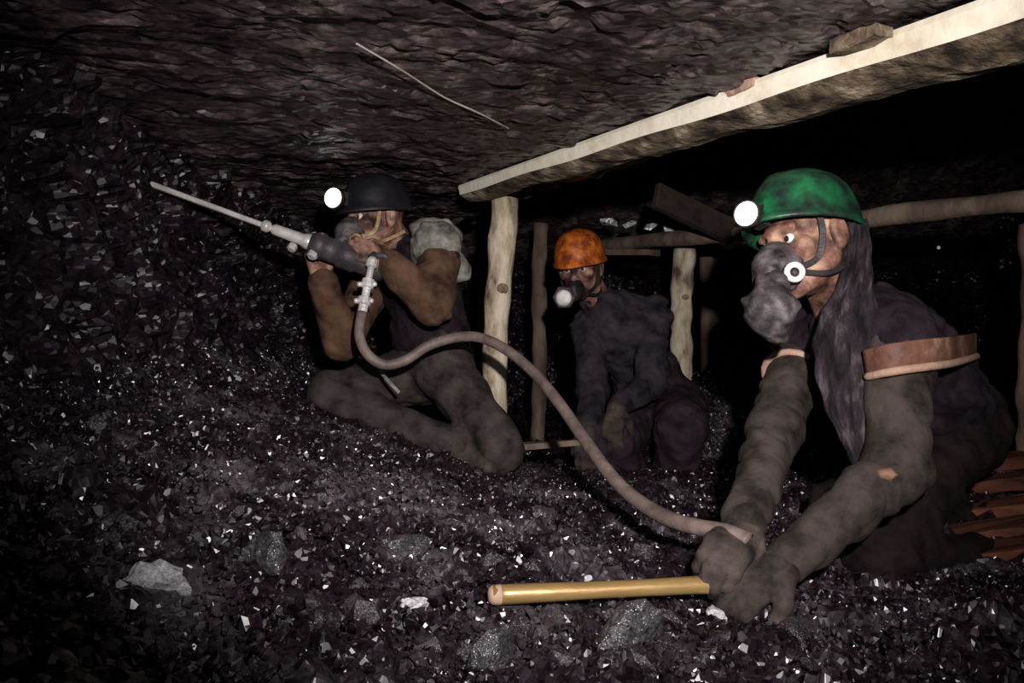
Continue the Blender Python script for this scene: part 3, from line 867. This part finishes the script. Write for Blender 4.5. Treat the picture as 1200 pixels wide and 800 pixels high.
for A, B in zip(R[:-1], R[1:]):
    for j in range(ns): bm.faces.new((A[j], A[(j + 1) % ns], B[(j + 1) % ns], B[j]))
bm.faces.new(R[0]); bm.faces.new(R[-1]); bmesh.ops.recalc_face_normals(bm, faces=bm.faces)
link('scarf', bm_mesh('scarf', bm), 'scarf', green, True)['label'] = 'black scarf hanging from under the helmet'
bp = [at(1014, 425, 1.60), at(1045, 418, 1.54), at(1082, 413, 1.545), at(1110, 410, 1.605), at(1132, 406, 1.75), at(1144, 403, 1.90)]
be = link('waist_strap', band_mesh('waist_strap', bp, .052, .008, (0, 0, 1)), 'leather', green, True)
bp2 = [p - np.array([0, .004, .028]) for p in bp]
link('rolled_edge', tube_mesh('rolled_edge', catmull(bp2, 6), .0085, 8), 'hem', be, True)
e = J['elL']; link('elbow_patch', lathe_mesh('elbow_patch', at(1040, 556, 1.449), (-.15, -1, .05), [(-.012, .016), (-.002, .017), (.003, .010), (.005, 0)], 5, 1.2, .8), 'leather', green, True)
ca = J['shR'] * .55 + J['elR'] * .45; ca = J['shR'] * .60 + J['elR'] * .40; link('cuff', ring_mesh('cuff', ca, J['elR'] - J['shR'], .066, .009, 20, 8), 'hem', green, True)

# ---------------------------------------------------- person with the drill (left)
hc2 = at(441, 255, 2.78); Rh2 = head_frame((-.78, -.60, -.10), (.05, .05, 1))
J2 = dict(pelvis=at(512, 428, 2.90), waist=at(507, 390, 2.90), chest=at(492, 326, 2.90), neck=at(465, 288, 2.86),
          shL=at(516, 297, 2.76), shR=at(446, 312, 3.02), elL=at(506, 355, 2.60), elR=at(402, 398, 2.78),
          wrL=at(455, 308, 2.58), wrR=at(375, 326, 2.66),
          hipL=at(520, 432, 2.78), hipR=at(488, 438, 2.90), knL=at(588, 528, 2.58), knR=at(385, 462, 2.72),
          anL=at(592, 548, 2.92), anR=at(545, 528, 2.60), toeL=at(588, 566, 3.06), toeR=at(572, 548, 2.54))
dA, dB = at(203, 225, 2.47), at(442, 313, 2.60); dax = nrmz(dB - dA)
h2L = dict(d=at(432, 296, 2.56) - J2['wrL'], n=(-.1, .9, -.3), side=-1, curl=(.4, .8, .7))
h2R = dict(d=at(371, 300, 2.64) - J2['wrR'], n=(.3, -.6, .5), side=1, curl=(.6, .8, .7))
left = person(J2, hc2, Rh2, 'person with a lit cap lamp sitting on the coal heap and holding a rock drill', .006, (h2L, h2R),
              'shirt_purple', 'sleeve_brown', 'trouser_grey', sleeve_g=.022, sleeve_to=(.92, .92), base=(J2['pelvis'][0], J2['pelvis'][1], float(heap(J2['pelvis'][0], J2['pelvis'][1]))))
helmet(hc2, Rh2, 'helmet_dark', left, lens_r=.033, lamp_up=.030, lampR=(-.34, -.94, .0), out=.142, sc=.96, label='black helmet with a lit round cap lamp')
r2, L2 = respirator(hc2, Rh2, left, cup='rubber', strap='ochre', valve='ochre', res=.005)
S = SDF(); S.ell(at(512, 292, 2.75), head_frame((0, -1, 0), (-.25, 0, 1)), (.098, .090, .098), .02); S.cone(at(500, 275, 2.78), at(535, 312, 2.78), .06, .05, .03)
link('shoulder_cloth', S.mesh('shoulder_cloth', .007, (.010, .075), 12), 'cloth_pale', left, True)['label'] = 'pale grey cloth over the shoulder'

bt = [at(445, 434, 2.60), at(455, 446, 2.56), at(468, 460, 2.545)]
link('belt_end', band_mesh('belt_end', bt, .011, .004, (1, 0, .6)), 'cloth_pale', left)

# ---------------------------------------------------- person in the orange helmet (middle)
hc3 = at(680, 313, 3.22); Rh3 = head_frame((-.34, -.93, -.22), (-.05, .05, 1))
J3 = dict(pelvis=at(772, 478, 3.62), waist=at(757, 440, 3.52), chest=at(728, 382, 3.36), neck=at(697, 348, 3.30),
          shL=at(764, 372, 3.32), shR=at(690, 385, 3.38), elL=at(762, 450, 3.16), elR=at(695, 455, 3.20),
          wrL=at(722, 478, 3.0), wrR=at(688, 505, 3.0),
          hipL=at(792, 478, 3.54), hipR=at(750, 482, 3.58), knL=at(800, 500, 3.08), knR=at(716, 516, 3.06),
          anL=at(786, 575, 3.26), anR=at(745, 580, 3.24), toeL=at(778, 590, 3.10), toeR=at(730, 592, 3.08))
h3 = dict(d=(-.2, -.4, -.8), n=(.3, .6, -.3), side=1, curl=(.4, .5, .4)); h3b = dict(d=(-.1, -.3, -.9), n=(.3, .7, -.2), side=-1, curl=(.35, .5, .4))
midp = person(J3, hc3, Rh3, 'person in an orange helmet and respirator crouching in the shadows behind the hose', .006, (h3, h3b),
              'shirt_mid', 'shirt_mid', 'trouser_violet', gloves='glove', leg_g=.045, sleeve_g=.016, sleeve_to=(.9, .9), base=(J3['pelvis'][0], J3['pelvis'][1], float(heap(J3['pelvis'][0], J3['pelvis'][1]))))  # gloves added here to darken hands that came out too bright
S_ = helmet(hc3, Rh3, 'orange', midp, lamp=False, sc=.96, label='orange plastic helmet')
r3, L3 = respirator(hc3, Rh3, midp, valve_side=1, res=.005, q=.72, dz=-.022, cup='rubber_black', valve='rubber')
v = at(661, 349, 3.03); axv = nrmz((-.3, -.95, .0))
link('filter_housing', lathe_mesh('filter_housing', v + nrmz((.3, .95, .1)) * .03, axv, [(0, .030), (.010, .044), (.030, .046), (.036, .040), (.036, .030)], 6), 'rubber', r3)
link('filter_disc', lathe_mesh('filter_disc', v, axv, [(0, .031), (.010, .030), (.014, .020), (.015, 0)], 20), 'white_valve', r3, True)

# ------------------------------------------------------------------ DRILL
dr = thing('rock_drill', 'dark pneumatic rock drill with a long bright steel held against the coal face', 'drill', dB)
Ld = np.linalg.norm(dB - dA); fr = lambda t: dA + dax * Ld * t
link('drill_steel', lathe_mesh('drill_steel', dA - dax * .12, dax, [(0, .004), (.06, .0095), (.13, .009), (.12 + Ld * .66, .009), (.12 + Ld * .68, .009)], 8), 'steel', dr)
link('drill_collar', lathe_mesh('drill_collar', fr(.42), dax, [(0, .011), (.006, .019), (.022, .019), (.03, .012)], 14), 'steel', dr, True)
link('drill_chuck', lathe_mesh('drill_chuck', fr(.47), dax, [(0, .012), (.01, .018), (.10, .020), (.115, .026), (.135, .026), (.14, .016)], 16), 'steel', dr, True)
link('drill_body', lathe_mesh('drill_body', fr(.65), dax, [(0, .018), (.008, .034), (.03, .044), (.05, .044), (.054, .039), (.10, .039), (.104, .046), (.16, .047), (.164, .041), (.21, .041), (.215, .048), (.25, .046), (.262, .03), (.262, 0)], 22), 'steel_dark', dr, True)
sx, sy, _ = frame_of(dax); dn = nrmz(np.array([0, 0, -1.]) - dax * (-dax[2]))
for t, ss in ((.60, .015), (.70, .017)):
    link('side_bolt', lathe_mesh('side_bolt', fr(t) + dn * .028 + np.array([0, -.02, 0]), dn + np.array([0, -.6, 0]), [(0, ss), (.016, ss), (.020, ss * .7), (.020, 0)], 8), 'steel', dr)
hb = fr(1.0)
link('drill_handle', tube_mesh('drill_handle', catmull([hb + np.array([-.01, -.05, .03]), hb + np.array([.035, -.055, .03]), hb + np.array([.05, -.03, .0]), hb + np.array([.05, .03, .0]), hb + np.array([.03, .05, .02]), hb + np.array([-.01, .045, .03])], 5), .010, 10), 'steel_dark', dr, True)
c0, c1 = at(437, 302, 2.52), at(424, 368, 2.47); cax = c1 - c0; Lc = np.linalg.norm(cax)
link('hose_coupling', lathe_mesh('hose_coupling', c0, cax, [(0, .012), (.01, .019), (.03, .019), (.034, .011), (.07, .011), (.074, .020), (.10, .021), (.104, .013), (.13, .013), (.135, .022), (.155, .022), (.16, .015), (Lc + .02, .015)], 10), 'steel', dr)
for q in (.09, .145):
    a = c0 + nrmz(cax) * q
    for s in (-1, 1):
        link('coupling_lug', lathe_mesh('coupling_lug', a + np.array([s * .016, -.008, 0]), (s, -.5, 0), [(0, .009), (.013, .008), (.016, .004), (.016, 0)], 8), 'steel', dr, True)
link('inlet_pipe', tube_mesh('inlet_pipe', [fr(.93) + np.array([0, -.01, -.01]), c0 + np.array([0, .02, .01]), c0 + nrmz(cax) * .012], .013, 10), 'steel_dark', dr, True)

# ------------------------------------------------------------------ AIR HOSE
hp = [(424, 366, 2.47), (421, 392, 2.44), (430, 414, 2.42), (450, 427, 2.42), (475, 422, 2.43), (500, 406, 2.44), (530, 396, 2.44), (560, 395, 2.42), (592, 409, 2.36), (625, 436, 2.26), (655, 472, 2.12), (685, 515, 1.96), (715, 556, 1.80), (745, 585, 1.68), (780, 606, 1.57), (815, 617, 1.49), (850, 623, 1.44), (878, 634, 1.41)]
tag(link('air_hose', tube_mesh('air_hose', catmull([at(*p) for p in hp], 6), .0158, 12), 'hose', None, True), 'brown rubber air hose arching from the drill down to the gloved hands', 'hose')

# ------------------------------------------------------------------ WOODEN HANDLE
a, b = at(577, 697, 1.34), at(866, 683, 1.40)
th = thing('tool_handle', 'polished wooden tool handle lying across the coal, held at its right end', 'handle', a)
n = 16; ts = np.linspace(0, 1, n)[:, None]
link('shaft', tube_mesh('shaft', a * (1 - ts) + b * ts, .0155 + .0012 * np.cos(ts[:, 0] * 6), 16, True, .04, 9), 'wood_handle', th, True)
link('end_cap', lathe_mesh('end_cap', a - nrmz(b - a) * .008, b - a, [(0, .006), (.002, .012), (.008, .0165), (.022, .0172), (.024, .0155)], 16), 'hem', th, True)

# ------------------------------------------------------------------ far lamp
fl = at(1100, 290, 5.2)
t = thing('distant_lamp', 'tiny dim lamp far off in the dark at the right', 'lamp', fl)
link('housing', lathe_mesh('housing', fl + np.array([0, .05, 0]), (0, -1, 0), [(0, .012), (.01, .022), (.045, .026), (.05, .022)], 14), 'rubber_black', t, True)
link('lens', lathe_mesh('lens', fl + np.array([0, .006, 0]), (0, -1, 0), [(0, .021), (.005, .018), (.008, 0)], 14), 'lamp_far', t, True)
